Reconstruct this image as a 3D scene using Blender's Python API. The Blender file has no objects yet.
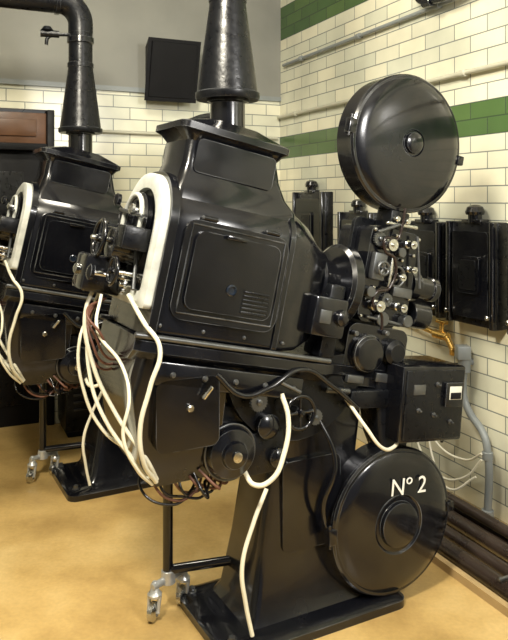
import bpy, bmesh, math, random
from mathutils import Vector, Matrix
random.seed(4)
R=math.radians
scene=bpy.context.scene
try:
    scene.view_settings.view_transform='Standard'
    scene.view_settings.look='None'
except Exception: pass

# ------------------------------------------------------------------ materials
def mat(name,col,rough=.4,metal=0.,noise=0.,nscale=12.,bump=0.,coat=0.,spec=.5,rr=.08,edge_highlight=None):
    m=bpy.data.materials.new(name); m.use_nodes=True
    nt=m.node_tree; b=nt.nodes['Principled BSDF']
    b.inputs['Base Color'].default_value=(*col,1); b.inputs['Roughness'].default_value=rough
    b.inputs['Metallic'].default_value=metal
    b.inputs['Coat Weight'].default_value=coat
    b.inputs['Coat Roughness'].default_value=.06
    b.inputs['Specular IOR Level'].default_value=spec
    tc=nt.nodes.new('ShaderNodeTexCoord'); n=nt.nodes.new('ShaderNodeTexNoise')
    n.inputs['Scale'].default_value=nscale; n.inputs['Detail'].default_value=5
    nt.links.new(tc.outputs['Object'],n.inputs['Vector'])
    mx=nt.nodes.new('ShaderNodeMix'); mx.data_type='RGBA'
    mx.inputs[6].default_value=tuple(c*(1-noise) for c in col)+(1,)
    mx.inputs[7].default_value=tuple(min(1,c*(1+noise)) for c in col)+(1,)
    nt.links.new(n.outputs['Fac'],mx.inputs[0]); last=mx.outputs[2]
    if edge_highlight:   # highlights along the casting edges painted into the colour, patchy like rubbed enamel
        g=nt.nodes.new('ShaderNodeNewGeometry'); bv=nt.nodes.new('ShaderNodeBevel'); bv.samples=4; bv.inputs['Radius'].default_value=.004
        dt=nt.nodes.new('ShaderNodeVectorMath'); dt.operation='DOT_PRODUCT'; nt.links.new(g.outputs['Normal'],dt.inputs[0]); nt.links.new(bv.outputs[0],dt.inputs[1])
        r=nt.nodes.new('ShaderNodeMapRange'); r.inputs['From Min'].default_value=.97; r.inputs['From Max'].default_value=.86
        nt.links.new(dt.outputs['Value'],r.inputs['Value'])
        n3=nt.nodes.new('ShaderNodeTexNoise'); n3.inputs['Scale'].default_value=9; nt.links.new(tc.outputs['Object'],n3.inputs['Vector'])
        r3=nt.nodes.new('ShaderNodeMapRange'); r3.inputs['From Min'].default_value=.4; r3.inputs['From Max'].default_value=.6; nt.links.new(n3.outputs['Fac'],r3.inputs['Value'])
        mu=nt.nodes.new('ShaderNodeMath'); mu.operation='MULTIPLY'; nt.links.new(r.outputs[0],mu.inputs[0]); nt.links.new(r3.outputs[0],mu.inputs[1])
        mw=nt.nodes.new('ShaderNodeMix'); mw.data_type='RGBA'; nt.links.new(mu.outputs[0],mw.inputs[0]); nt.links.new(last,mw.inputs[6]); mw.inputs[7].default_value=(*edge_highlight,1)
        last=mw.outputs[2]
    nt.links.new(last,b.inputs['Base Color'])
    mr=nt.nodes.new('ShaderNodeMapRange'); mr.inputs['From Min'].default_value=.3; mr.inputs['From Max'].default_value=.7
    mr.inputs['To Min'].default_value=max(.02,rough-rr); mr.inputs['To Max'].default_value=rough+rr
    nt.links.new(n.outputs['Fac'],mr.inputs['Value']); nt.links.new(mr.outputs[0],b.inputs['Roughness'])
    if bump>0:
        bp=nt.nodes.new('ShaderNodeBump'); bp.inputs['Strength'].default_value=bump; bp.inputs['Distance'].default_value=.004
        nt.links.new(n.outputs['Fac'],bp.inputs['Height']); nt.links.new(bp.outputs[0],b.inputs['Normal'])
    return m
BLK=mat('black_enamel',(.0035,.0038,.0055),.20,noise=.3,nscale=6,coat=.3,bump=.25,spec=.45,rr=.09,edge_highlight=(.16,.17,.18))
BLK2=mat('black_crackle',(.004,.0045,.006),.32,noise=.3,nscale=40,bump=.35,spec=.32,edge_highlight=(.08,.085,.09))
MAT=mat('matt_black',(.005,.005,.006),.55,noise=.4,spec=.2)
IRON=mat('grey_iron',(.13,.135,.14),.33,metal=.8,noise=.4)
CHR=mat('chrome_steel',(.58,.58,.56),.25,metal=1.,noise=.3,nscale=40)
RIM=mat('pale_asbestos_rim',(.50,.51,.47),.5,noise=.45,nscale=18)
WHT=mat('white_cable',(.72,.69,.55),.5,noise=.2)
BRN=mat('brown_cable',(.13,.055,.035),.5,noise=.3)
BRS=mat('brass',(.75,.48,.14),.28,metal=.9,noise=.2)
GLS=mat('dark_glass',(.01,.015,.025),.08,noise=.1,coat=.3,spec=.4)
PIPE=mat('grey_conduit_paint',(.20,.22,.22),.4,noise=.2)
CREAM=mat('cream_paint_pipe',(.44,.43,.34),.4,noise=.1)
WOOD=mat('varnished_wood',(.10,.045,.02),.4,noise=.5,nscale=9)
DIAL=mat('dial_card',(.65,.64,.56),.5,noise=.05)
PLAS=mat('painted_plaster',(.21,.21,.185),.7,noise=.3,nscale=2.5,bump=.2)
CEIL=mat('ceiling_paint',(.6,.59,.54),.7,noise=.08,nscale=3)
TXT=mat('white_paint_lettering',(.8,.8,.76),.5)
RUST=mat('dark_brown_pipe',(.03,.02,.015),.3,noise=.5,nscale=8,coat=.2)
CAST=mat('castor_metal',(.50,.51,.50),.35,metal=.6,noise=.4,nscale=30)
FILM=mat('film_strip',(.02,.012,.010),.2,noise=.3)

def brick_mat(name,bands,ztop=None):
    m=bpy.data.materials.new(name); m.use_nodes=True; nt=m.node_tree; N=nt.nodes; L=nt.links
    b=N['Principled BSDF']
    tc=N.new('ShaderNodeTexCoord'); sp=N.new('ShaderNodeSeparateXYZ'); L.new(tc.outputs['Object'],sp.inputs[0])
    cb=N.new('ShaderNodeCombineXYZ'); L.new(sp.outputs['X'],cb.inputs['X']); L.new(sp.outputs['Z'],cb.inputs['Y'])
    br=N.new('ShaderNodeTexBrick'); L.new(cb.outputs[0],br.inputs['Vector'])
    br.inputs['Scale'].default_value=1; br.inputs['Brick Width'].default_value=.25; br.inputs['Row Height'].default_value=.088
    br.inputs['Mortar Size'].default_value=.0038; br.inputs['Mortar Smooth'].default_value=.3; br.inputs['Bias'].default_value=0
    br.inputs['Color1'].default_value=(.78,.745,.57,1); br.inputs['Color2'].default_value=(.60,.61,.49,1)
    br.inputs['Mortar'].default_value=(.22,.24,.22,1)
    br2=N.new('ShaderNodeTexBrick'); L.new(cb.outputs[0],br2.inputs['Vector'])
    for k in ('Scale','Brick Width','Row Height','Mortar Size','Mortar Smooth','Bias'):
        br2.inputs[k].default_value=br.inputs[k].default_value
    br2.inputs['Color1'].default_value=(.085,.15,.045,1); br2.inputs['Color2'].default_value=(.05,.105,.035,1); br2.inputs['Mortar'].default_value=(.04,.07,.035,1)
    last=br.outputs['Color']
    for lo,hi in bands:
        g=N.new('ShaderNodeMath'); g.operation='GREATER_THAN'; g.inputs[1].default_value=lo; L.new(sp.outputs['Z'],g.inputs[0])
        l=N.new('ShaderNodeMath'); l.operation='LESS_THAN'; l.inputs[1].default_value=hi; L.new(sp.outputs['Z'],l.inputs[0])
        mu=N.new('ShaderNodeMath'); mu.operation='MULTIPLY'; L.new(g.outputs[0],mu.inputs[0]); L.new(l.outputs[0],mu.inputs[1])
        mx=N.new('ShaderNodeMix'); mx.data_type='RGBA'; L.new(mu.outputs[0],mx.inputs[0]); L.new(last,mx.inputs[6]); L.new(br2.outputs['Color'],mx.inputs[7])
        last=mx.outputs[2]
    ns=N.new('ShaderNodeTexNoise'); ns.inputs['Scale'].default_value=1.8; ns.inputs['Detail'].default_value=6; L.new(tc.outputs['Object'],ns.inputs['Vector'])
    mr=N.new('ShaderNodeMapRange'); mr.inputs['From Min'].default_value=.3; mr.inputs['From Max'].default_value=.7; mr.inputs['To Min'].default_value=.72; mr.inputs['To Max'].default_value=1.08; L.new(ns.outputs['Fac'],mr.inputs['Value'])
    mm=N.new('ShaderNodeVectorMath'); mm.operation='SCALE'; L.new(last,mm.inputs[0]); L.new(mr.outputs[0],mm.inputs['Scale'])
    L.new(mm.outputs[0],b.inputs['Base Color'])
    b.inputs['Roughness'].default_value=.25
    bp=N.new('ShaderNodeBump'); bp.invert=True; bp.inputs['Strength'].default_value=.5; bp.inputs['Distance'].default_value=.003
    L.new(br.outputs['Fac'],bp.inputs['Height']); L.new(bp.outputs[0],b.inputs['Normal'])
    return m
BRK_R=brick_mat('glazed_brick_green_bands',[(1.936,2.112),(2.904,3.168)])
BRK_B=brick_mat('glazed_brick_white',[])

def floor_mat():
    m=bpy.data.materials.new('worn_ochre_floor'); m.use_nodes=True; nt=m.node_tree; N=nt.nodes; L=nt.links
    b=N['Principled BSDF']; tc=N.new('ShaderNodeTexCoord')
    n=N.new('ShaderNodeTexNoise'); n.inputs['Scale'].default_value=1.2; n.inputs['Detail'].default_value=9; n.inputs['Roughness'].default_value=.6
    L.new(tc.outputs['Object'],n.inputs['Vector'])
    r=N.new('ShaderNodeValToRGB'); L.new(n.outputs['Fac'],r.inputs[0])
    r.color_ramp.elements[0].position=.34; r.color_ramp.elements[0].color=(.32,.20,.065,1)
    r.color_ramp.elements[1].position=.66; r.color_ramp.elements[1].color=(.68,.50,.22,1)
    e=r.color_ramp.elements.new(.5); e.color=(.52,.35,.13,1)
    n2=N.new('ShaderNodeTexNoise'); n2.inputs['Scale'].default_value=60; n2.inputs['Detail'].default_value=3; L.new(tc.outputs['Object'],n2.inputs['Vector'])
    mr=N.new('ShaderNodeMapRange'); mr.inputs['To Min'].default_value=.85; mr.inputs['To Max'].default_value=1.15; L.new(n2.outputs['Fac'],mr.inputs['Value'])
    mm=N.new('ShaderNodeVectorMath'); mm.operation='SCALE'; L.new(r.outputs[0],mm.inputs[0]); L.new(mr.outputs[0],mm.inputs['Scale'])
    L.new(mm.outputs[0],b.inputs['Base Color']); b.inputs['Roughness'].default_value=.36
    bp=N.new('ShaderNodeBump'); bp.inputs['Strength'].default_value=.08; bp.inputs['Distance'].default_value=.003; L.new(n2.outputs['Fac'],bp.inputs['Height']); L.new(bp.outputs[0],b.inputs['Normal'])
    return m
FLOOR=floor_mat()

# ------------------------------------------------------------------ mesh helpers
def obj(name,bm,m,parent=None,smooth=True):
    bmesh.ops.recalc_face_normals(bm,faces=bm.faces[:])
    me=bpy.data.meshes.new(name); bm.to_mesh(me); bm.free()
    if smooth:
        for p in me.polygons: p.use_smooth=True
        try: me.set_sharp_from_angle(angle=R(35))
        except Exception: pass
    me.materials.append(m)
    o=bpy.data.objects.new(name,me); scene.collection.objects.link(o)
    if parent: o.parent=parent
    return o
def empty(name,parent=None,loc=(0,0,0),rot=(0,0,0)):
    e=bpy.data.objects.new(name,None); e.empty_display_size=.1; scene.collection.objects.link(e)
    e.location=loc; e.rotation_euler=rot
    if parent: e.parent=parent
    return e
def bm_box(bm,a,b,bev=.006,seg=2):
    t=bmesh.new(); bmesh.ops.create_cube(t,size=1)
    for v in t.verts: v.co=Vector([(a[i]+b[i])/2+v.co[i]*(b[i]-a[i]) for i in range(3)])
    if bev>0: bmesh.ops.bevel(t,geom=t.edges[:],offset=bev,segments=seg,affect='EDGES',profile=.5)
    me=bpy.data.meshes.new('t'); t.to_mesh(me); t.free(); bm.from_mesh(me); bpy.data.meshes.remove(me)
def box(name,a,b,m,parent=None,bev=.006,seg=2):
    bm=bmesh.new(); bm_box(bm,a,b,bev,seg); return obj(name,bm,m,parent)
def frame(axis):
    z=Vector(axis).normalized(); q=z.to_track_quat('Z','Y'); return q.to_matrix()
def bm_lathe(bm,c,axis,prof,seg=40):
    M=frame(axis); c=Vector(c); rings=[]
    for r,h in prof:
        if r<1e-5: rings.append([bm.verts.new(c+M@Vector((0,0,h)))])
        else: rings.append([bm.verts.new(c+M@Vector((r*math.cos(2*math.pi*i/seg),r*math.sin(2*math.pi*i/seg),h))) for i in range(seg)])
    for A,B in zip(rings,rings[1:]):
        for i in range(seg):
            j=(i+1)%seg
            if len(A)==1 and len(B)==1: continue
            if len(A)==1: bm.faces.new((A[0],B[i],B[j]))
            elif len(B)==1: bm.faces.new((A[i],A[j],B[0]))
            else: bm.faces.new((A[i],A[j],B[j],B[i]))
def lathe(name,c,axis,prof,m,parent=None,seg=40):
    bm=bmesh.new(); bm_lathe(bm,c,axis,prof,seg); return obj(name,bm,m,parent)
def bm_cyl(bm,a,b,r,r2=None,seg=24,ch=.003):
    a=Vector(a);b=Vector(b);h=(b-a).length; r2=r if r2 is None else r2; ch=min(ch,h*.3,r*.4,r2*.4)
    bm_lathe(bm,a,b-a,[(0,0),(r-ch,0),(r,ch),(r2,h-ch),(r2-ch,h),(0,h)],seg)
def cyl(name,a,b,r,m,parent=None,r2=None,seg=24,ch=.003):
    bm=bmesh.new(); bm_cyl(bm,a,b,r,r2,seg,ch); return obj(name,bm,m,parent)
def bm_loft(bm,secs,cap=True):
    rings=[[bm.verts.new(Vector(p)) for p in s] for s in secs]; n=len(rings[0])
    for A,B in zip(rings,rings[1:]):
        for i in range(n):
            j=(i+1)%n; bm.faces.new((A[i],A[j],B[j],B[i]))
    if cap: bm.faces.new(rings[0]); bm.faces.new(rings[-1][::-1])
def loft(name,secs,m,parent=None,cap=True,bev=0):
    bm=bmesh.new(); bm_loft(bm,secs,cap)
    if bev>0:
        es=[e for e in bm.edges if len(e.link_faces)==2 and e.calc_face_angle(0)>R(25)]
        bmesh.ops.bevel(bm,geom=es,offset=bev,segments=2,affect='EDGES',profile=.5)
    return obj(name,bm,m,parent)
def bm_torus(bm,c,axis,RR,r,s1=40,s2=12):
    M=frame(axis); c=Vector(c); rings=[]
    for i in range(s1):
        a=2*math.pi*i/s1
        rings.append([bm.verts.new(c+M@Vector(((RR+r*math.cos(t))*math.cos(a),(RR+r*math.cos(t))*math.sin(a),r*math.sin(t)))) for t in [2*math.pi*k/s2 for k in range(s2)]])
    for i in range(s1):
        A=rings[i];B=rings[(i+1)%s1]
        for k in range(s2): bm.faces.new((A[k],A[(k+1)%s2],B[(k+1)%s2],B[k]))
def torus(name,c,axis,RR,r,m,parent=None):
    bm=bmesh.new(); bm_torus(bm,c,axis,RR,r); return obj(name,bm,m,parent)
def bm_gear(bm,c,axis,r,t,teeth):
    M=frame(axis); c=Vector(c); n=teeth*4; rings=[]
    for h in (0,t):
        rings.append([c+M@Vector(((r if (i%4)<2 else r*.88)*math.cos(2*math.pi*i/n),(r if (i%4)<2 else r*.88)*math.sin(2*math.pi*i/n),h)) for i in range(n)])
    bm_loft(bm,rings); bm_lathe(bm,c,axis,[(r*.3,t*.5),(r*.3,t*1.6),(r*.15,t*1.8),(0,t*1.8)],16)
def cable(name,pts,r,m,parent=None,poly=False):
    cu=bpy.data.curves.new(name,'CURVE'); cu.dimensions='3D'; cu.bevel_depth=r; cu.bevel_resolution=4; cu.resolution_u=10; cu.use_fill_caps=True
    if poly:
        s=cu.splines.new('POLY'); s.points.add(len(pts)-1)
        for p,q in zip(s.points,pts): p.co=(*q,1)
    else:
        s=cu.splines.new('BEZIER'); s.bezier_points.add(len(pts)-1)
        for p,q in zip(s.bezier_points,pts): p.co=q; p.handle_left_type='AUTO'; p.handle_right_type='AUTO'
    cu.materials.append(m); o=bpy.data.objects.new(name,cu); scene.collection.objects.link(o)
    if parent:o.parent=parent
    return o
def rrect_prism(name,x0,x1,z0,z1,y0,y1,rc,m,parent,bev=.004,n=6):
    def sec(y):
        pts=[]
        for cx,cz,a0 in ((x1-rc,z1-rc,0),(x0+rc,z1-rc,90),(x0+rc,z0+rc,180),(x1-rc,z0+rc,270)):
            for i in range(n+1):
                a=R(a0+90*i/n); pts.append((cx+rc*math.cos(a),y,cz+rc*math.sin(a)))
        return pts
    return loft(name,[sec(y0),sec(y1)],m,parent,bev=bev)
def arch(hw,zb,zt,rc,x,n=8,rb=.02):
    pts=[]
    for cy,cz,rr,a0 in ((hw-rc,zt-rc,rc,0),(-hw+rc,zt-rc,rc,90),(-hw+rb,zb+rb,rb,180),(hw-rb,zb+rb,rb,270)):
        for i in range(n+1):
            a=R(a0+90*i/n); pts.append((x,cy+rr*math.cos(a),cz+rr*math.sin(a)))
    return pts
def handwheel(name,c,axis,r,m,parent,spokes=4,t=.008):
    bm=bmesh.new(); bm_torus(bm,c,axis,r,t); M=frame(axis); c=Vector(c)
    bm_lathe(bm,c,axis,[(0,-.02),(r*.22,-.02),(r*.24,0),(r*.18,.015),(0,.018)],20)
    for i in range(spokes):
        a=2*math.pi*i/spokes; bm_cyl(bm,c,c+M@Vector((r*math.cos(a),r*math.sin(a),0)),t*.7,seg=10)
    return obj(name,bm,m,parent)

# ------------------------------------------------------------------ room
C=Vector((.213,5.74,0))
wR=Vector((.4125,-.911,0)); wB=Vector((-.911,-.4125,0))
H=3.6
aR=math.atan2(wR.y,wR.x)
aB=math.atan2(wB.y,wB.x)
o=box('wall_right',(0,0,0),(7.6,.2,H),BRK_R,None,bev=0); o.location=C; o.rotation_euler=(0,0,aR)
def onR(s,off,z):
    n=Vector((-.911,-.4125,0)); return C+wR*s+n*off+Vector((0,0,z))
def onB(s,off,z):
    n=Vector((.4125,-.911,0)); return C+wB*s+n*off+Vector((0,0,z))
D0,D1,DH=1.80,2.80,2.24
def bw(name,x0,x1,z0,z1,m,y0=-.2,y1=0):
    q=box(name,(x0,y0,z0),(x1,y1,z1),m,None,bev=0); q.location=C; q.rotation_euler=(0,0,aB); return q
bm=bmesh.new()
for a,b in (((0,-.2,0),(D0,0,2.42)),((D1,-.2,0),(4.0,0,2.42)),((D0,-.2,DH),(D1,0,2.42))): bm_box(bm,a,b,0)
o=obj('wall_back',bm,BRK_B,None,False); o.location=C; o.rotation_euler=(0,0,aB)
bw('wall_back_upper',-.0,4.0,2.42,H,PLAS,-.2,.012)
q=bw('trim_1',0,4.0,2.405,2.44,PIPE,0,.022)
o=box('wall_left',(0,-.2,0),(7.6,0,H),PLAS,None,bev=0); o.location=C+wB*4.0; o.rotation_euler=(0,0,aR)
def slab(name,z0,z1,m):
    bm=bmesh.new(); P=[C-wR*.2-wB*.2,C-wR*.2+wB*4.2,C+wR*7.6+wB*4.2,C+wR*7.6-wB*.2]
    bm_loft(bm,[[(p.x,p.y,z0) for p in P],[(p.x,p.y,z1) for p in P]]); return obj(name,bm,m,None,False)
slab('floor',-.1,0,FLOOR); slab('ceiling',H,H+.1,CEIL)
d=empty('door_1',None,C,(0,0,aB))
box('frame_left',(D1-.07,-.12,0),(D1,.02,DH),MAT,d); box('frame_right',(D0,-.12,0),(D0+.05,.02,DH),MAT,d)
box('transom_panel',(D0+.05,-.08,1.99),(D1-.07,-.03,DH-.02),WOOD,d); box('transom_rail',(D0+.05,-.12,1.95),(D1-.07,.01,2.0),MAT,d)
box('transom_moulding',(D0+.12,-.035,2.05),(D1-.14,-.015,2.17),WOOD,d)
box('door_leaf',(D0+.05,-.11,.0),(D1-.07,-.07,1.95),MAT,d)
for z0,z1 in ((.15,.85),(1.0,1.8)): box('leaf_panel',(D0+.2,-.075,z0),(D1-.2,-.055,z1),BLK2,d)

K=empty('resistance_cabinet',None,C,(0,0,aB))
box('case',(1.16,.02,.04),(1.78,.36,.76),BLK2,K,bev=.012); box('top_cover',(1.14,.015,.76),(1.80,.38,.79),BLK,K,bev=.008)
box('plinth',(1.18,.03,0),(1.76,.34,.05),MAT,K,bev=.004)
bm=bmesh.new()
for i in range(9): bm_box(bm,(1.21,.36,.18+i*.05),(1.73,.372,.20+i*.05),.004)
obj('vent_slats',bm,BLK,K)

# ------------------------------------------------------------------ projector
PITCH=R(12.5)
def projector(X,Y,num):
    P=empty('film_projector',None,(X,Y,0),(0,0,R(28)))
    T=empty('tilting_head',P,(0,0,1.36),(0,PITCH,0))
    S=[arch(.19,-.27,.235,.15,-.33),arch(.20,-.28,.25,.16,-.31),arch(.20,-.28,.25,.15,.12),arch(.197,-.278,.24,.145,.18),arch(.18,-.27,.21,.135,.25),arch(.14,-.23,.15,.115,.33),arch(.10,-.15,.12,.08,.39)]
    loft('lamphouse_body',S,BLK,T)
    bm=bmesh.new(); A=arch(.207,-.20,.262,.19,-.372,12); A1=arch(.185,-.18,.24,.17,-.382,12); A2=arch(.155,-.15,.208,.145,-.376,12); B=arch(.207,-.20,.262,.19,-.325,12); B2=arch(.155,-.15,.208,.145,-.325,12)
    bm_loft(bm,[B,A,A1,A2,B2],False); obj('rear_arched_rim',bm,RIM,T)
    bm=bmesh.new(); bm_loft(bm,[arch(.218,-.285,.275,.19,-.345,12),arch(.218,-.285,.275,.19,-.315,12)]); obj('rear_flange',bm,BLK,T)
    bm=bmesh.new(); bm_loft(bm,[arch(.206,-.283,.256,.155,.135),arch(.206,-.283,.256,.155,.155)]); obj('front_band',bm,BLK,T)
    loft('rear_inset_panel',[arch(.156,-.155,.209,.145,-.355),arch(.156,-.155,.209,.145,-.34)],BLK2,T)
    for sy in (-1,1):
        y=.2*sy
        rrect_prism('side_door',-.285,.125,-.215,.125,y-.001*sy,y+.018*sy,.05,BLK,T,bev=.006)
        rrect_prism('door_raised_field',-.245,.09,-.175,.09,y+.016*sy,y+.030*sy,.035,BLK,T,bev=.007)
        bm=bmesh.new()
        fr=[(-.262,-.192),(.105,-.192),(.105,.108),(-.262,.108)]
        for i in range(4):
            a=fr[i];b=fr[(i+1)%4]; bm_cyl(bm,(a[0],y+.019*sy,a[1]),(b[0],y+.019*sy,b[1]),.003,seg=8)
        obj('door_beading',bm,BLK,T)
        lathe('spy_window',(-.08,y+.026*sy,-.09),(0,sy,0),[(0,.0),(.018,0),(.020,.008),(.015,.012),(.012,.006),(0,.006)],GLS,T)
        bm=bmesh.new()
        for i in range(6): bm_box(bm,(-.03,min(y+.026*sy,y+.038*sy),-.16+i*.014),(.07,max(y+.026*sy,y+.038*sy),-.153+i*.014),.002)
        obj('door_louvres',bm,BLK2,T)
        bm=bmesh.new()
        for x in (-.2,.05): bm_cyl(bm,(x-.03,y+.010*sy,.135),(x+.03,y+.010*sy,.135),.009,seg=12)
        bm_box(bm,(-.14,min(y+.02*sy,y+.05*sy),.078),(-.06,max(y+.02*sy,y+.05*sy),.094),.005)
        obj('hinges_and_handle',bm,BLK,T)
        bm=bmesh.new()
        for x in (-.3,-.14,.02,.18): bm_lathe(bm,(x,y,-.245),(0,sy,0),[(0,.008),(.006,.006),(.008,0)],10)
        obj('rivets',bm,IRON,T)
    def rc(x0,x1,hy,z,r=.03,n=4):
        pts=[]
        for cx,cy,a0 in ((x1-r,hy-r,0),(x0+r,hy-r,90),(x0+r,-hy+r,180),(x1-r,-hy+r,270)):
            for i in range(n+1):
                a=R(a0+90*i/n); pts.append((cx+r*math.cos(a),cy+r*math.sin(a),z))
        return pts
    loft('ventilator_hood',[rc(-.33,.18,.17,.16),rc(-.325,.17,.160,.225),rc(-.31,.13,.14,.265),rc(-.30,.10,.125,.32),rc(-.30,.07,.12,.40),rc(-.325,.085,.135,.425),
        rc(-.345,.10,.15,.435),rc(-.345,.10,.15,.458),rc(-.32,.08,.13,.468),rc(-.22,-.01,.09,.50)],BLK,T)
    rrect_prism('hood_side_panel',-.27,.05,.29,.41,-.138,-.118,.02,BLK,T)
    # rear mechanism
    cyl('arc_feed_housing',(-.35,.02,-.01),(-.46,.02,-.01),.07,BLK,T,r2=.055)
    lathe('rear_mirror_ring',(-.36,.02,.08),(-1,0,0),[(.105,0),(.11,.02),(.098,.035),(.08,.03),(.072,.01),(0,.005)],BLK,T)
    torus('bright_ring',(-.397,.02,.08),(1,0,0),.098,.009,RIM,T)
    handwheel('feed_handwheel',(-.49,.05,.0),(-1,0,0),.065,BLK,T)
    handwheel('striker_handwheel',(-.46,-.09,-.10),(-1,0,0),.045,BLK,T)
    box('arc_control_box',(-.52,.04,-.19),(-.37,.18,-.06),BLK,T,bev=.012)
    box('meter_box',(-.47,-.15,-.02),(-.37,-.06,.06),BLK2,T,bev=.01)
    bm=bmesh.new()
    for (y,z,l) in ((-.10,-.10,.46),(.05,0,.52),(.0,-.12,.5),(-.05,.12,.43),(.12,-.12,.53)): bm_cyl(bm,(-.34,y,z),(-l,y,z),.009,seg=12)
    for (y,z) in ((-.05,.12),(.12,-.12)): bm_lathe(bm,(-.52 if z<0 else -.42,y,z),(-1,0,0),[(0,0),(.018,0),(.02,.012),(.012,.018),(0,.02)],16)
    bm_gear(bm,(-.40,-.06,-.14),(-1,0,0),.03,.012,18)
    bm_cyl(bm,(-.36,-.06,-.14),(-.41,-.06,-.14),.008)
    obj('adjusting_spindles',bm,CHR,T)
    bm=bmesh.new(); bm_lathe(bm,(-.50,.0,-.12),(-1,0,0),[(0,0),(.026,0),(.028,.014),(.015,.022),(0,.024)],16); bm_lathe(bm,(-.43,.10,.15),(-1,0,0),[(0,0),(.022,0),(.024,.014),(.015,.022),(0,.024)],16); bm_lathe(bm,(-.40,.14,.02),(-1,0,0),[(0,0),(.03,0),(.03,.05),(0,.054)],20)
    obj('fibre_knobs',bm,BLK,T)
    bm=bmesh.new(); bm_cyl(bm,(-.41,-.12,.10),(-.41,.14,.12),.007,seg=10); bm_cyl(bm,(-.39,-.13,-.15),(-.39,-.02,.15),.007,seg=10); obj('link_rods',bm,IRON,T)
    loft('lamphouse_table',[[(x,y,z) for y,z in ((-.19*w,-.29),(-.21*w,-.30),(-.21*w,-.335),(-.17*w,-.37),(.17*w,-.37),(.21*w,-.335),(.21*w,-.30),(.19*w,-.29))] for x,w in ((-.37,.9),(-.34,1),(.38,1),(.46,.75),(.80,.7))],BLK,T,bev=.004)
    bm=bmesh.new()
    for y in (-.205,.205): bm_cyl(bm,(-.38,y,-.285),(.40,y,-.285),.010,seg=14)
    obj('table_rails',bm,IRON,T)
    box('skirt_panel',(-.28,-.205,-.44),(.30,-.185,-.36),BLK,T,bev=.008)
    box('skirt_panel_far',(-.28,.185,-.44),(.30,.205,-.36),BLK,T,bev=.008)
    bm=bmesh.new()
    for x in (-.22,-.1,.02,.14,.26): bm_lathe(bm,(x,-.205,-.40),(0,-1,0),[(0,.01),(.008,.008),(.011,0)],12)
    obj('skirt_bolts',bm,IRON,T)
    lathe('light_cone',(.36,-.02,0),(1,0,0),[(0,0),(.11,0),(.115,.01),(.10,.05),(.065,.15),(.065,.2),(0,.2)],BLK,T)
    lathe('shutter_housing',(.455,-.03,.0),(1,0,0),[(0,0),(.15,0),(.165,.012),(.165,.05),(.15,.062),(0,.065)],BLK,T)
    box('dowser_box',(.29,-.205,-.20),(.44,-.08,-.05),BLK,T,bev=.012)
    box('dowser_name_plate',(.315,-.212,-.15),(.365,-.203,-.10),IRON,T,bev=.003)
    box('dowser_bracket',(.37,-.17,-.28),(.44,-.05,.0),BLK2,T,bev=.01)
    lathe('condenser_adjuster',(.41,-.19,-.12),(.2,-1,0),[(0,0),(.03,0),(.033,.01),(.03,.03),(.018,.04),(0,.042)],BLK,T)
    # mechanism head
    rrect_prism('mechanism_case',.55,.80,-.12,.27,-.12,.10,.035,BLK,T,bev=.006)
    rrect_prism('mechanism_back_plate',.53,.83,-.14,.30,-.02,.0,.03,BLK2,T)
    bm=bmesh.new()
    for x,z,r,l in ((.63,.20,.024,.05),(.735,.22,.017,.05),(.62,-.05,.022,.05),(.735,-.04,.017,.055),(.70,.08,.015,.06),(.765,.12,.014,.045)):
        bm_lathe(bm,(x,-.12,z),(0,-1,0),[(0,0),(r,0),(r,l*.25),(r*.7,l*.3),(r*.7,l*.7),(r,l*.75),(r,l),(r*.4,l),(r*.3,l+.012),(0,l+.012)],20)
    bm_box(bm,(.65,-.15,.03),(.668,-.12,.16),.004)
    for x,z in ((.56,.25),(.79,.25),(.56,-.1),(.79,.0),(.60,.02),(.72,.15),(.775,.18),(.67,.245)): bm_cyl(bm,(x,-.12,z),(x,-.135,z),.007,seg=10)
    obj('film_sprockets_and_gate',bm,CHR,T)
    cable('film_path',[(.672,-.15,.36),(.672,-.15,.28),(.655,-.15,.225),(.60,-.15,.22),(.61,-.15,.17),(.66,-.152,.15),(.66,-.152,.03),(.60,-.15,.0),(.595,-.15,-.05),(.64,-.15,-.075),(.66,-.15,-.14)],.006,FILM,T)
    bm=bmesh.new(); bm_box(bm,(.565,-.15,.05),(.63,-.12,.16),.006); bm_box(bm,(.69,-.145,-.0),(.79,-.12,.04),.005); bm_cyl(bm,(.70,-.12,.18),(.70,-.15,.18),.02); bm_cyl(bm,(.57,-.12,.0),(.57,-.16,.0),.022); bm_cyl(bm,(.78,-.12,-.09),(.78,-.16,-.09),.025)
    bm_cyl(bm,(.66,-.12,-.10),(.66,-.15,-.10),.03); bm_gear(bm,(.585,-.125,.215),(0,-1,0),.03,.012,18); bm_gear(bm,(.675,-.122,-.02),(0,-1,0),.028,.012,16)
    obj('gate_castings',bm,IRON,T)
    handwheel('inching_knob',(.60,-.17,.10),(0,-1,0),.026,IRON,T,3,.006)
    torus('gate_guide_ring',(.70,-.135,.08),(0,-1,0),.04,.006,IRON,T)
    bm=bmesh.new(); bm_cyl(bm,(.76,-.15,.26),(.81,-.16,.05),.006); bm_cyl(bm,(.56,-.15,.24),(.66,-.15,.29),.007); bm_cyl(bm,(.58,-.14,-.1),(.78,-.14,-.11),.007)
    obj('lever_rods',bm,IRON,T)
    lathe('projection_lens',(.80,-.03,.06),(1,0,0),[(0,0),(.05,0),(.05,.04),(.062,.045),(.062,.09),(.045,.095),(.045,.17),(.052,.175),(.052,.20),(.04,.20),(.036,.185),(0,.18)],BLK,T)
    cyl('governor_drum',(.84,-.08,-.06),(.93,-.08,-.06),.055,BLK,T)
    box('fire_trap',(.625,-.13,.27),(.72,-.03,.345),BLK2,T,bev=.006)
    bm=bmesh.new()
    for x in (.645,.70): bm_cyl(bm,(x,-.155,.31),(x,-.12,.31),.012)
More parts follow.
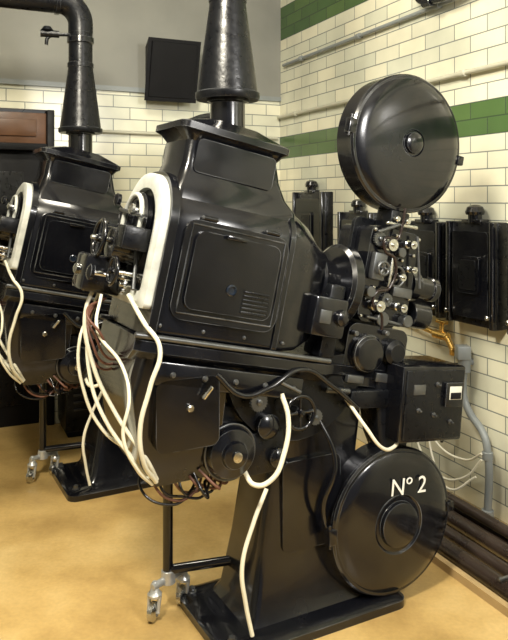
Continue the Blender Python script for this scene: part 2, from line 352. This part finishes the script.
    bm_cyl(bm,(.60,-.14,.285),(.76,-.14,.295),.008)
    obj('fire_trap_rollers',bm,CHR,T)
    r=.286
    def magazine(pref,c,par,hub):
        lathe(pref+'_magazine_case',c,(0,-1,0),[(0,-.065),(r*.96,-.065),(r,-.055),(r,.03),(r*1.012,.032),(r*1.012,.045),(r*.985,.053),(r*.95,.054),(r*.93,.059),(r*.8,.069),(r*.6,.077),(r*.4,.082),(hub*1.35,.084),(hub*1.25,.078),(hub*1.05,.078),(hub,.094),(hub*.8,.099),(hub*.4,.102),(0,.103)],BLK,par,72)
        bm=bmesh.new(); x,y,z=c
        bm_box(bm,(x-r-.02,y-.055,z-.03),(x-r+.015,y-.02,z+.03),.004); bm_box(bm,(x+r-.012,y-.06,z-.02),(x+r+.022,y-.02,z+.02),.004)
        bm_cyl(bm,(x-r-.012,y-.045,z-.045),(x-r-.012,y-.045,z+.045),.006)
        obj(pref+'_magazine_latches',bm,BLK,par)
    magazine('upper',(.652,-.073,.63),T,.042)
    rrect_prism('sound_head_case',.50,.80,-.37,-.13,-.15,.10,.04,BLK,T,bev=.006)
    lathe('sound_drum_cover',(.60,-.15,-.24),(0,-1,0),[(0,0),(.075,0),(.075,.02),(.06,.035),(.03,.04),(0,.04)],BLK,T)
    lathe('exciter_cover',(.725,-.15,-.22),(0,-1,0),[(0,0),(.05,0),(.05,.03),(.035,.045),(0,.045)],BLK2,T)
    torus('drum_trim',(.60,-.172,-.24),(0,1,0),.068,.004,IRON,T)
    bm=bmesh.new(); bm_box(bm,(.52,-.17,-.36),(.60,-.15,-.33),.004); bm_box(bm,(.66,-.165,-.345),(.76,-.15,-.31),.004)
    for x,z in ((.67,-.15),(.77,-.28),(.52,-.17)): bm_cyl(bm,(x,-.18,z),(x,-.15,z),.011,seg=14)
    obj('sound_head_fittings',bm,IRON,T)
    def rs(x0,x1,hy,z,r=.03,y=0,n=4):
        pts=[]
        for cx,cy,a0 in ((x1-r,hy-r,0),(x0+r,hy-r,90),(x0+r,-hy+r,180),(x1-r,-hy+r,270)):
            for i in range(n+1):
                a=R(a0+90*i/n); pts.append((cx+r*math.cos(a),y+cy+r*math.sin(a),z))
        return pts
    loft('pedestal_column',[rs(.0,.56,.17,.05),rs(.03,.54,.15,.09),rs(.07,.52,.13,.3),rs(.12,.52,.12,.6),rs(.15,.54,.13,.8),rs(.08,.58,.14,.88),rs(.0,.64,.15,.93)],BLK,P)
    rrect_prism('column_access_door',.16,.42,.28,.62,-.140,-.10,.03,BLK,P)
    loft('pedestal_base',[rs(-.12,.68,.24,0,.05),rs(-.12,.68,.24,.03,.05),rs(-.10,.66,.22,.045,.05),rs(-.02,.60,.18,.055,.05)],BLK,P)
    bm=bmesh.new()
    for x in (-.07,.63):
        for y in (-.18,.18): bm_lathe(bm,(x,y,.04),(0,0,1),[(.02,0),(.02,.01),(.013,.012),(.013,.026),(0,.028)],6)
    obj('base_bolts',bm,IRON,P)
    bm=bmesh.new(); n=14; ring=[]
    for y in (-.15,.15):
        ring.append([( .22+.30*math.cos(a),y,1.0+.30*math.sin(a)) for a in [R(180+180*i/n) for i in range(n+1)]])
    bm_loft(bm,ring); obj('tilt_quadrant',bm,BLK2,P)
    handwheel('tilt_handwheel',(.20,-.2,.82),(0,-1,0),.06,BLK,P)
    cyl('tilt_spindle',(.20,-.2,.82),(.20,-.1,.82),.014,IRON,P)
    lathe('drive_motor',(-.07,.10,.71),(0,-1,0),[(0,0),(.085,0),(.095,.02),(.095,.2),(.10,.205),(.10,.26),(.085,.29),(.05,.30),(.045,.315),(.02,.32),(0,.32)],BLK,P)
    torus('motor_band',(-.07,-.165,.71),(0,1,0),.098,.004,IRON,P)
    bm=bmesh.new()
    for i in range(8):
        a=2*math.pi*i/8; bm_lathe(bm,(-.07+.062*math.cos(a),-.185,.71+.062*math.sin(a)),(0,-1,0),[(0,.006),(.009,.004),(.01,0)],10)
    bm_lathe(bm,(-.07,-.215,.71),(0,-1,0),[(.018,0),(.018,.014),(0,.016)],16); obj('motor_screws',bm,CHR,P)
    box('motor_bracket',(-.15,-.12,.79),(.12,.12,.86),BLK2,P,bev=.01); box('motor_hanger',(-.10,-.10,.84),(.02,.10,1.03),BLK2,P,bev=.01)
    bm=bmesh.new(); bm_lathe(bm,(.08,-.18,.78),(0,-1,0),[(0,-.05),(.045,-.05),(.045,0),(.03,.012),(0,.015)],24); bm_lathe(bm,(.12,-.18,.66),(0,-1,0),[(0,-.07),(.035,-.07),(.035,0),(.02,.012),(0,.015)],24)
    obj('drive_pulleys',bm,BLK,P)
    bm=bmesh.new(); bm_gear(bm,(.03,-.185,.88),(0,-1,0),.035,.012,20); bm_gear(bm,(.29,-.155,.78),(0,-1,0),.03,.012,16); bm_cyl(bm,(.03,-.19,.88),(.03,-.1,.88),.01); bm_cyl(bm,(.10,-.21,.95),(.19,-.22,.90),.006); bm_cyl(bm,(.33,-.17,.88),(.44,-.17,.86),.012)
    obj('drive_gears_and_levers',bm,IRON,P)
    box('gear_case',(-.02,-.16,.60),(.16,.10,.76),BLK2,P,bev=.02)
    loft('rear_terminal_cabinet',[[(x0,y0,z),(x1,y0,z),(x1,y1,z),(x0,y1,z)] for x0,x1,y0,y1,z in ((-.33,-.14,-.12,.22,.62),(-.40,-.11,-.16,.22,.72),(-.44,-.08,-.18,.22,1.02),(-.42,-.08,-.18,.2,1.09))],BLK,P,bev=.012)
    rrect_prism('cabinet_door',-.36,-.13,.76,1.0,-.205,-.17,.03,BLK,P)
    bm=bmesh.new(); bm_cyl(bm,(-.20,-.225,.93),(-.17,-.235,.97),.008); bm_cyl(bm,(-.24,-.22,.90),(-.24,-.19,.90),.012); obj('cabinet_catches',bm,CHR,P)
    # rear support leg with two wide-set castors
    lx,ly=-.175,.17
    bm=bmesh.new(); bm_cyl(bm,(lx,ly,.14),(lx,ly,.70),.020); bm_cyl(bm,(lx,ly,.58),(lx,ly,.64),.03)
    bm_cyl(bm,(lx,ly,.165),(.08,.08,.185),.018)
    obj('rear_support_leg',bm,BLK,P)
    bm=bmesh.new(); bw_=bmesh.new()
    bm_cyl(bm,(lx,ly,.115),(lx,ly,.165),.030,r2=.026); bm_cyl(bm,(lx-.075,ly-.03,.130),(lx+.075,ly+.03,.130),.014)
    for sx in (-1,1):
        cx,cy=lx+.07*sx,ly+.028*sx; ax=Vector((-.9,1,0)).normalized(); sd=Vector((1,.9,0)).normalized(); c0=Vector((cx,cy,.036))
        bm_lathe(bw_,c0-ax*.013,ax,[(0,0),(.012,0),(.014,-.004),(.028,0),(.036,.004),(.036,.022),(.028,.026),(.014,.030),(.012,.026),(0,.026)],28)
        for s in (-1,1):
            q=c0+ax*.021*s; bm_cyl(bm,q+Vector((0,0,-.002)),q+sd*.012+Vector((0,0,.062)),.006,r2=.009,seg=10)
        bm_lathe(bm,(cx+.008,cy+.006,.1),(0,0,1),[(0,-.012),(.026,-.010),(.028,0),(.018,.012),(.012,.04),(.008,.046),(0,.046)],20)
        bm_cyl(bm,c0-ax*.027,c0+ax*.027,.006,seg=10)
    obj('castor_forks',bm,CAST,P); obj('castor_wheels',bw_,CHR,P)
    magazine('lower',(.625,-.16,.335),P,.085)
    box('magazine_bracket',(.44,-.11,.42),(.62,-.02,.52),BLK2,P,bev=.01)
    loft('take_up_chute',[rs(.60,.70,.05,.58,.01,-.14),rs(.58,.74,.06,.66,.015,-.12),rs(.58,.76,.08,.90,.015,-.08)],BLK2,P)
    cu=bpy.data.curves.new('painted_number','FONT'); cu.body='Nº '+str(num); cu.size=.095; cu.extrude=.0006; cu.align_x='CENTER'
    cu.materials.append(TXT); t=bpy.data.objects.new('painted_number',cu); scene.collection.objects.link(t); t.parent=P; t.location=(.67,-.2435,.445); t.rotation_euler=(R(92),R(5),0)
    S=empty('switch_box',P,(.80,-.16,.785),(0,R(6),0))
    box('case',(-.18,-.10,-.15),(.15,.13,.15),BLK,S,bev=.012)
    box('face_plate',(-.165,-.108,-.135),(.135,-.098,.135),BLK2,S,bev=.004)
    box('ammeter_frame',(.025,-.125,-.01),(.12,-.105,.09),BLK,S,bev=.006); box('ammeter_dial',(.042,-.1275,.022),(.105,-.1245,.074),DIAL,S,bev=.001)
    box('dial_cover_mask',(.046,-.1295,.024),(.101,-.127,.050),MAT,S,bev=.001)
    box('name_plate',(-.13,-.111,.04),(-.07,-.106,.08),IRON,S,bev=.002)
    bm=bmesh.new()
    for x,z in ((-.10,-.02),(-.02,-.04),(-.01,.08),(.07,-.07)): bm_lathe(bm,(x,-.108,z),(0,-1,0),[(.010,0),(.010,.006),(.005,.008),(.004,.02),(0,.022)],14)
    obj('toggle_switches',bm,IRON,S)
    box('bracket',(-.36,-.02,-.03),(-.15,.08,.04),BLK2,S,bev=.008)
    # cables
    cable('white_cable_1',[(-.46,.10,1.33),(-.52,.08,1.20),(-.50,.05,1.02),(-.44,-.02,.86),(-.38,-.16,.74),(-.33,-.13,.65)],.0075,WHT,P)
    cable('white_cable_2',[(-.44,.14,1.30),(-.49,.14,1.15),(-.50,.10,.98),(-.47,.02,.84),(-.36,-.14,.66)],.007,WHT,P)
    cable('white_cable_3',[(-.42,-.10,1.28),(-.40,-.20,1.20),(-.36,-.24,1.12),(-.39,-.235,1.0),(-.42,-.22,.86),(-.40,-.20,.74),(-.34,-.15,.65)],.008,WHT,P)
    cable('white_cable_7',[(-.48,.02,1.27),(-.51,-.04,1.16),(-.45,-.12,1.05),(-.45,-.20,.96),(-.47,-.20,.84),(-.42,-.19,.72),(-.35,-.14,.64)],.006,WHT,P)
    cable('white_cable_8',[(-.47,.14,1.22),(-.53,.12,1.10),(-.52,.10,.92),(-.46,.06,.78),(-.38,-.05,.72)],.006,WHT,P)
    cable('white_cable_4',[(-.02,-.17,.64),(.0,-.22,.60),(.05,-.25,.62),(.10,-.25,.70),(.13,-.23,.82),(.12,-.20,.90)],.009,WHT,P)
    cable('white_cable_5',[(.08,-.16,.55),(.02,-.17,.44),(-.03,-.18,.30),(-.02,-.19,.17),(.0,-.20,.06)],.008,WHT,P)
    cable('white_cable_6',[(.42,-.17,.84),(.46,-.25,.74),(.52,-.27,.66),(.60,-.24,.64),(.66,-.2,.65)],.007,WHT,P)
    for i in range(4):
        k=i*.025; cable('brown_cable_%d'%(i+1),[(-.45,.14-k,1.25),(-.50-k*.6,.11-k*2,1.17+k*.6),(-.51,.08-k*2,1.08+k),(-.46,.05-k,1.0+k),(-.40,.02,1.04)],.0045,BRN,P)
    for i in range(8):
        k=i*.02; cable('loose_tail_%d'%(i+1),[(-.32+k,.0-k,.66),(-.36+k*1.7,-.04-k,.60-k*.3+.04*(i%2)),(-.26+k*1.1,-.08,.53+k*.5),(-.18+k,-.06-.02*(i%3),.55+.02*(i%2)),(-.12+k*.3,-.02,.66)],.005,BRN if i%2 else BLK,P)
    cable('black_conduit',[(-.14,-.2,1.0),(-.05,-.22,.92),(.05,-.22,.93),(.2,-.21,.98),(.34,-.2,.9),(.46,-.2,.8)],.010,BLK,P)
    cable('black_conduit_2',[(.30,-.14,.8),(.34,-.22,.62),(.30,-.2,.45),(.36,-.17,.3)],.009,BLK,P)
    return P
P2=projector(-.10,2.65,2)
P1=projector(-.98,3.955,1)

# ------------------------------------------------------------------ flues
def flue(X,Y,elbow):
    F=empty('exhaust_flue',None,(X,Y,0))
    lathe('collar',(0,0,1.815),(0,0,1),[(.07,0),(.066,.02),(.066,.15),(.08,.155),(.08,.17),(.066,.172)],BLK,F)
    top=H if not elbow else 2.55
    lathe('cone',(0,0,1.985),(0,0,1),[(.060,.0),(.118,-.008),(.122,0),(.122,.018),(.114,.022),(.068,.36),(.072,.362),(.072,.385),(.066,.388),(.066,top-1.985)],BLK2,F,48)
    if elbow:
        d=wB; n=10; pts=[(0,0,2.54)]
        for i in range(n+1):
            a=R(90*i/n); q=d*(.12*(1-math.cos(a))); pts.append((q.x,q.y,2.59+.12*math.sin(a)))
        e=d*2.17; pts.append((e.x,e.y,2.71)); cable('elbow_duct',pts,.070,BLK2,F,poly=True)
        for s in (.13,.62,1.3):
            c=d*s; lathe('duct_joint',(c.x,c.y,2.71),d,[(.068,-.012),(.077,-.01),(.077,.01),(.068,.012)],BLK,F)
        lathe('pipe_joint',(0,0,2.50),(0,0,1),[(.066,-.02),(.074,-.015),(.074,.015),(.066,.02)],BLK,F)
        cable('damper_rod',[(0,0,2.52),(-.08,-.06,2.52),(-.16,-.08,2.50),(-.17,-.08,2.46)],.010,BLK2,F)
        bm=bmesh.new(); bm_lathe(bm,(-.15,-.08,2.52),(-1,-.3,0),[(0,-.05),(.02,-.05),(.02,.05),(0,.05)],12); bm_lathe(bm,(-.165,-.08,2.53),(0,0,1),[(0,0),(.035,.01),(.02,.03),(0,.035)],16); obj('damper_valve',bm,BLK2,F)
flue(-.10,2.65,False); flue(-.98,3.955,True)

# ------------------------------------------------------------------ wall items
Q=onB(.98,.0,2.555); SP=empty('wall_loudspeaker',None,Q,(0,0,aB))
secs=[[(-.16,.03,-.19),(.16,.03,-.19),(.16,.03,.19),(-.16,.03,.19)],[(-.2,.14,-.225),(.2,.14,-.225),(.2,.26,.215),(-.2,.26,.215)]]
loft('cabinet',secs,MAT,SP,bev=.008)
loft('grille',[[(-.175,.14,-.2),(.175,.14,-.2),(.175,.262,.19),(-.175,.262,.19)],[(-.17,.155,-.195),(.17,.155,-.195),(.17,.27,.185),(-.17,.27,.185)]],MAT,SP)
box('wall_plate',(-.08,0,-.1),(.08,.04,.1),MAT,SP)
def pipeR(name,pts,r,m,clips=True,step=.8):
    E=empty(name,None)
    cable('pipe_run',[tuple(onR(*p)) for p in pts],r,m,E,poly=True)
    if clips:
        a,b=pts[0],pts[-1]; bm=bmesh.new(); s=a[0]+.3
        while s<b[0]-.1:
            p=onR(s,a[1],a[2]); bm_cyl(bm,p-wR*.02,p+wR*.02,r*1.6,seg=16); q=onR(s,0,a[2]); bm_cyl(bm,q,p,r*.9,seg=10); s+=step
        obj('couplings',bm,m,E)
pipeR('wall_conduit',[(.12,.03,2.68),(6.5,.03,2.68)],.012,PIPE)
pipeR('wall_conduit',[(.03,.03,2.27),(6.5,.03,2.27)],.013,CREAM,step=.95)
E=empty('bent_pipe',None,onR(1.88,0,0),(0,0,aR))
cable('pipe_run',[(0,-.09,H-.005),(0,-.09,2.88),(.04,-.09,2.74),(.18,-.09,2.69),(.5,-.09,2.70),(.95,-.09,2.72),(1.2,-.05,2.72),(1.21,-.012,2.72)],.018,BLK,E)
bm=bmesh.new(); bm_cyl(bm,(.10,-.09,2.695),(.17,-.09,2.69),.028); bm_cyl(bm,(1.21,-.002,2.72),(1.21,-.02,2.72),.035); obj('pipe_union',bm,BLK,E)
E=empty('back_wall_conduit'); cable('pipe_run',[tuple(onB(*p)) for p in ((.0+.04,.03,2.10),(1.75,.03,2.10))],.011,CREAM,E,poly=True)
bm=bmesh.new()
for s in (.3,.9,1.5): bm_cyl(bm,onB(s,0,2.10),onB(s,.035,2.10),.017,seg=14)
obj('saddles',bm,CREAM,E)
def port(s,w,z0,z1):
    S=empty('port_shutter_box',None,onR(s,0,0),(0,0,aR))
    box('guide_frame',(-w/2,-.07,z0),(w/2,0,z1),BLK2,S,bev=.008)
    for sx in (-1,1): box('guide_rail',(sx*(w/2-.02)-.015,-.095,z0),(sx*(w/2-.02)+.015,-.06,z1),BLK,S,bev=.005)
    rrect_prism('shutter_plate',-w/2+.05,w/2-.05,z0+.04,z1-.05,-.088,-.068,.02,BLK,S)
    rrect_prism('port_opening_frame',-.08,.08,(z0+z1)/2-.10,(z0+z1)/2+.09,-.10,-.086,.02,BLK,S)
    rrect_prism('port_glass',-.06,.06,(z0+z1)/2-.08,(z0+z1)/2+.07,-.104,-.098,.012,BLK2,S)
    bm=bmesh.new(); bm_cyl(bm,(0,-.05,z1-.01),(0,-.05,z1+.04),.035); bm_lathe(bm,(0,-.05,z1+.035),(0,0,1),[(.045,0),(.05,.015),(.04,.04),(.02,.05),(0,.052)],20); bm_box(bm,(-.07,-.08,z1-.01),(.07,-.02,z1+.012),.004)
    obj('pulley_dome',bm,BLK,S)
    bm=bmesh.new(); bm_cyl(bm,(-w/2+.03,-.1,z0+.06),(-w/2+.03,-.12,z0+.06),.012); bm_cyl(bm,(w/2-.03,-.1,z0+.06),(w/2-.03,-.12,z0+.06),.012); obj('fixing_knobs',bm,CHR,S)
port(1.95,.33,.96,1.48); port(2.34,.36,.96,1.49); port(.62,.46,1.18,1.66); port(2.78,.36,.96,1.49)
port(1.25,.40,1.05,1.52)
E=empty('brass_tap'); z=.86
p=onR(2.06,.05,z)
cable('feed_pipe',[tuple(onR(*q)) for q in ((1.2,.04,.93),(1.7,.05,.90),(2.06,.05,z))],.014,BRS,E,poly=True)
bm=bmesh.new(); bm_cyl(bm,p-wR*.04,p+wR*.07,.024); bm_cyl(bm,p+wR*.02,p+wR*.02+Vector((0,0,.07)),.014); bm_cyl(bm,p+wR*.02+Vector((0,0,.075))-wR*.045,p+wR*.02+Vector((0,0,.075))+wR*.045,.010)
q=p+wR*.06; bm_cyl(bm,q,q+wR*.05+Vector((0,0,-.06)),.016); bm_cyl(bm,q+wR*.05+Vector((0,0,-.055)),q+wR*.05+Vector((0,0,-.09)),.018); bm_cyl(bm,onR(2.06,0,z),p,.014)
obj('tap_body',bm,BRS,E)
E=empty('floor_conduit'); cable('pipe_run',[tuple(onR(*q)) for q in ((2.26,.05,.76),(2.26,.05,.56),(2.30,.05,.50),(2.40,.05,.42),(2.43,.05,.34),(2.43,.05,.0))],.020,PIPE,E)
bm=bmesh.new(); bm_cyl(bm,onR(2.26,.05,.70),onR(2.26,.05,.80),.032); bm_cyl(bm,onR(2.43,.05,.0),onR(2.43,.05,.05),.03); bm_cyl(bm,onR(2.43,.05,.30),onR(2.43,.05,.34),.027); bm_cyl(bm,onR(2.26,0,.75),onR(2.26,.05,.75),.02); bm_box(bm,onR(2.26,.06,.77)-Vector((.035,.035,.0)),onR(2.26,.06,.77)+Vector((.035,.035,.07)),.006)
obj('couplings',bm,PIPE,E)
E=empty('loose_wall_wires')
cable('wire_1',[tuple(onR(*q)) for q in ((1.85,.06,.58),(1.90,.10,.40),(1.98,.12,.22),(2.15,.12,.13),(2.32,.1,.18),(2.42,.08,.30))],.0065,WHT,E)
cable('wire_2',[tuple(onR(*q)) for q in ((1.92,.06,.62),(2.02,.10,.45),(2.10,.13,.22),(2.24,.14,.10),(2.38,.08,.2))],.006,WHT,E)
cable('wire_4',[tuple(onR(*q)) for q in ((2.05,.05,.72),(2.10,.10,.58),(2.05,.12,.42),(2.12,.12,.30),(2.30,.08,.26),(2.42,.08,.33))],.006,WHT,E)
cable('wire_3',[tuple(onR(*q)) for q in ((2.24,.05,.74),(2.14,.09,.70),(2.08,.08,.58),(2.14,.08,.42),(2.08,.05,.28))],.009,BLK,E)
bm=bmesh.new(); bm_box(bm,onR(1.86,.04,.60)-Vector((.05,.04,.05)),onR(1.86,.04,.60)+Vector((.05,.04,.06)),.008); obj('junction_box',bm,BLK,E)
E=empty('floor_pipe_bundle')
for i,(off,r,z,s0) in enumerate(((.16,.032,.034,1.5),(.26,.036,.038,1.5),(.37,.03,.032,1.6),(.48,.036,.038,1.65),(.20,.026,.092,1.7))):
    cable('pipe_%d'%(i+1),[tuple(onR(*q)) for q in ((s0,off,z),(6.0,off,z))],r,RUST,E,poly=True)
bm=bmesh.new()
for s in (2.1,3.0,4.2): bm_cyl(bm,onR(s,.10,.085),onR(s,.52,.085),.008,seg=10)
obj('pipe_clamps',bm,IRON,E)
KM=mat('kerb_timber',(.40,.28,.13),.6,noise=.3)
bm=bmesh.new(); A=[onR(1.75,.54,0),onR(6,.54,0),onR(6,.57,0),onR(1.75,.57,0)]
bm_loft(bm,[[(p.x,p.y,0) for p in A],[(p.x,p.y,.035) for p in A]]); obj('floor_kerb',bm,KM,None,False)

# ------------------------------------------------------------------ lights
def area(name,loc,tgt,size,e,col=(1,1,1),sy=None):
    l=bpy.data.lights.new(name,'AREA'); l.energy=e; l.size=size; l.color=col
    if sy: l.shape='RECTANGLE'; l.size_y=sy
    o=bpy.data.objects.new(name,l); scene.collection.objects.link(o); o.location=loc
    o.rotation_euler=(Vector(tgt)-Vector(loc)).to_track_quat('-Z','Y').to_euler(); return o
area('ceiling_lamp_front',(-.7,.8,3.4),(.2,3.6,.8),.45,160,(1,.93,.77))
area('ceiling_lamp_mid',(-.6,3.2,3.5),(-.2,3.4,0),.6,55,(1,.93,.77))
area('added_side_light',(1.7,.4,2.7),(.2,4.2,1.1),.45,88,(1,.97,.92))  # area light added at upper right for shading and highlights; no window there
w=bpy.data.worlds.new('room_ambient'); scene.world=w; w.use_nodes=True
w.node_tree.nodes['Background'].inputs[0].default_value=(.95,.94,.96,1); w.node_tree.nodes['Background'].inputs[1].default_value=.2

# ------------------------------------------------------------------ camera
cd=bpy.data.cameras.new('camera'); cam=bpy.data.objects.new('camera',cd); scene.collection.objects.link(cam)
cam.location=(0,0,1.6); cam.rotation_euler=(R(90),0,0); cd.sensor_fit='HORIZONTAL'; cd.sensor_width=36; cd.lens=700/508*36; cd.shift_y=-120/508
scene.camera=cam
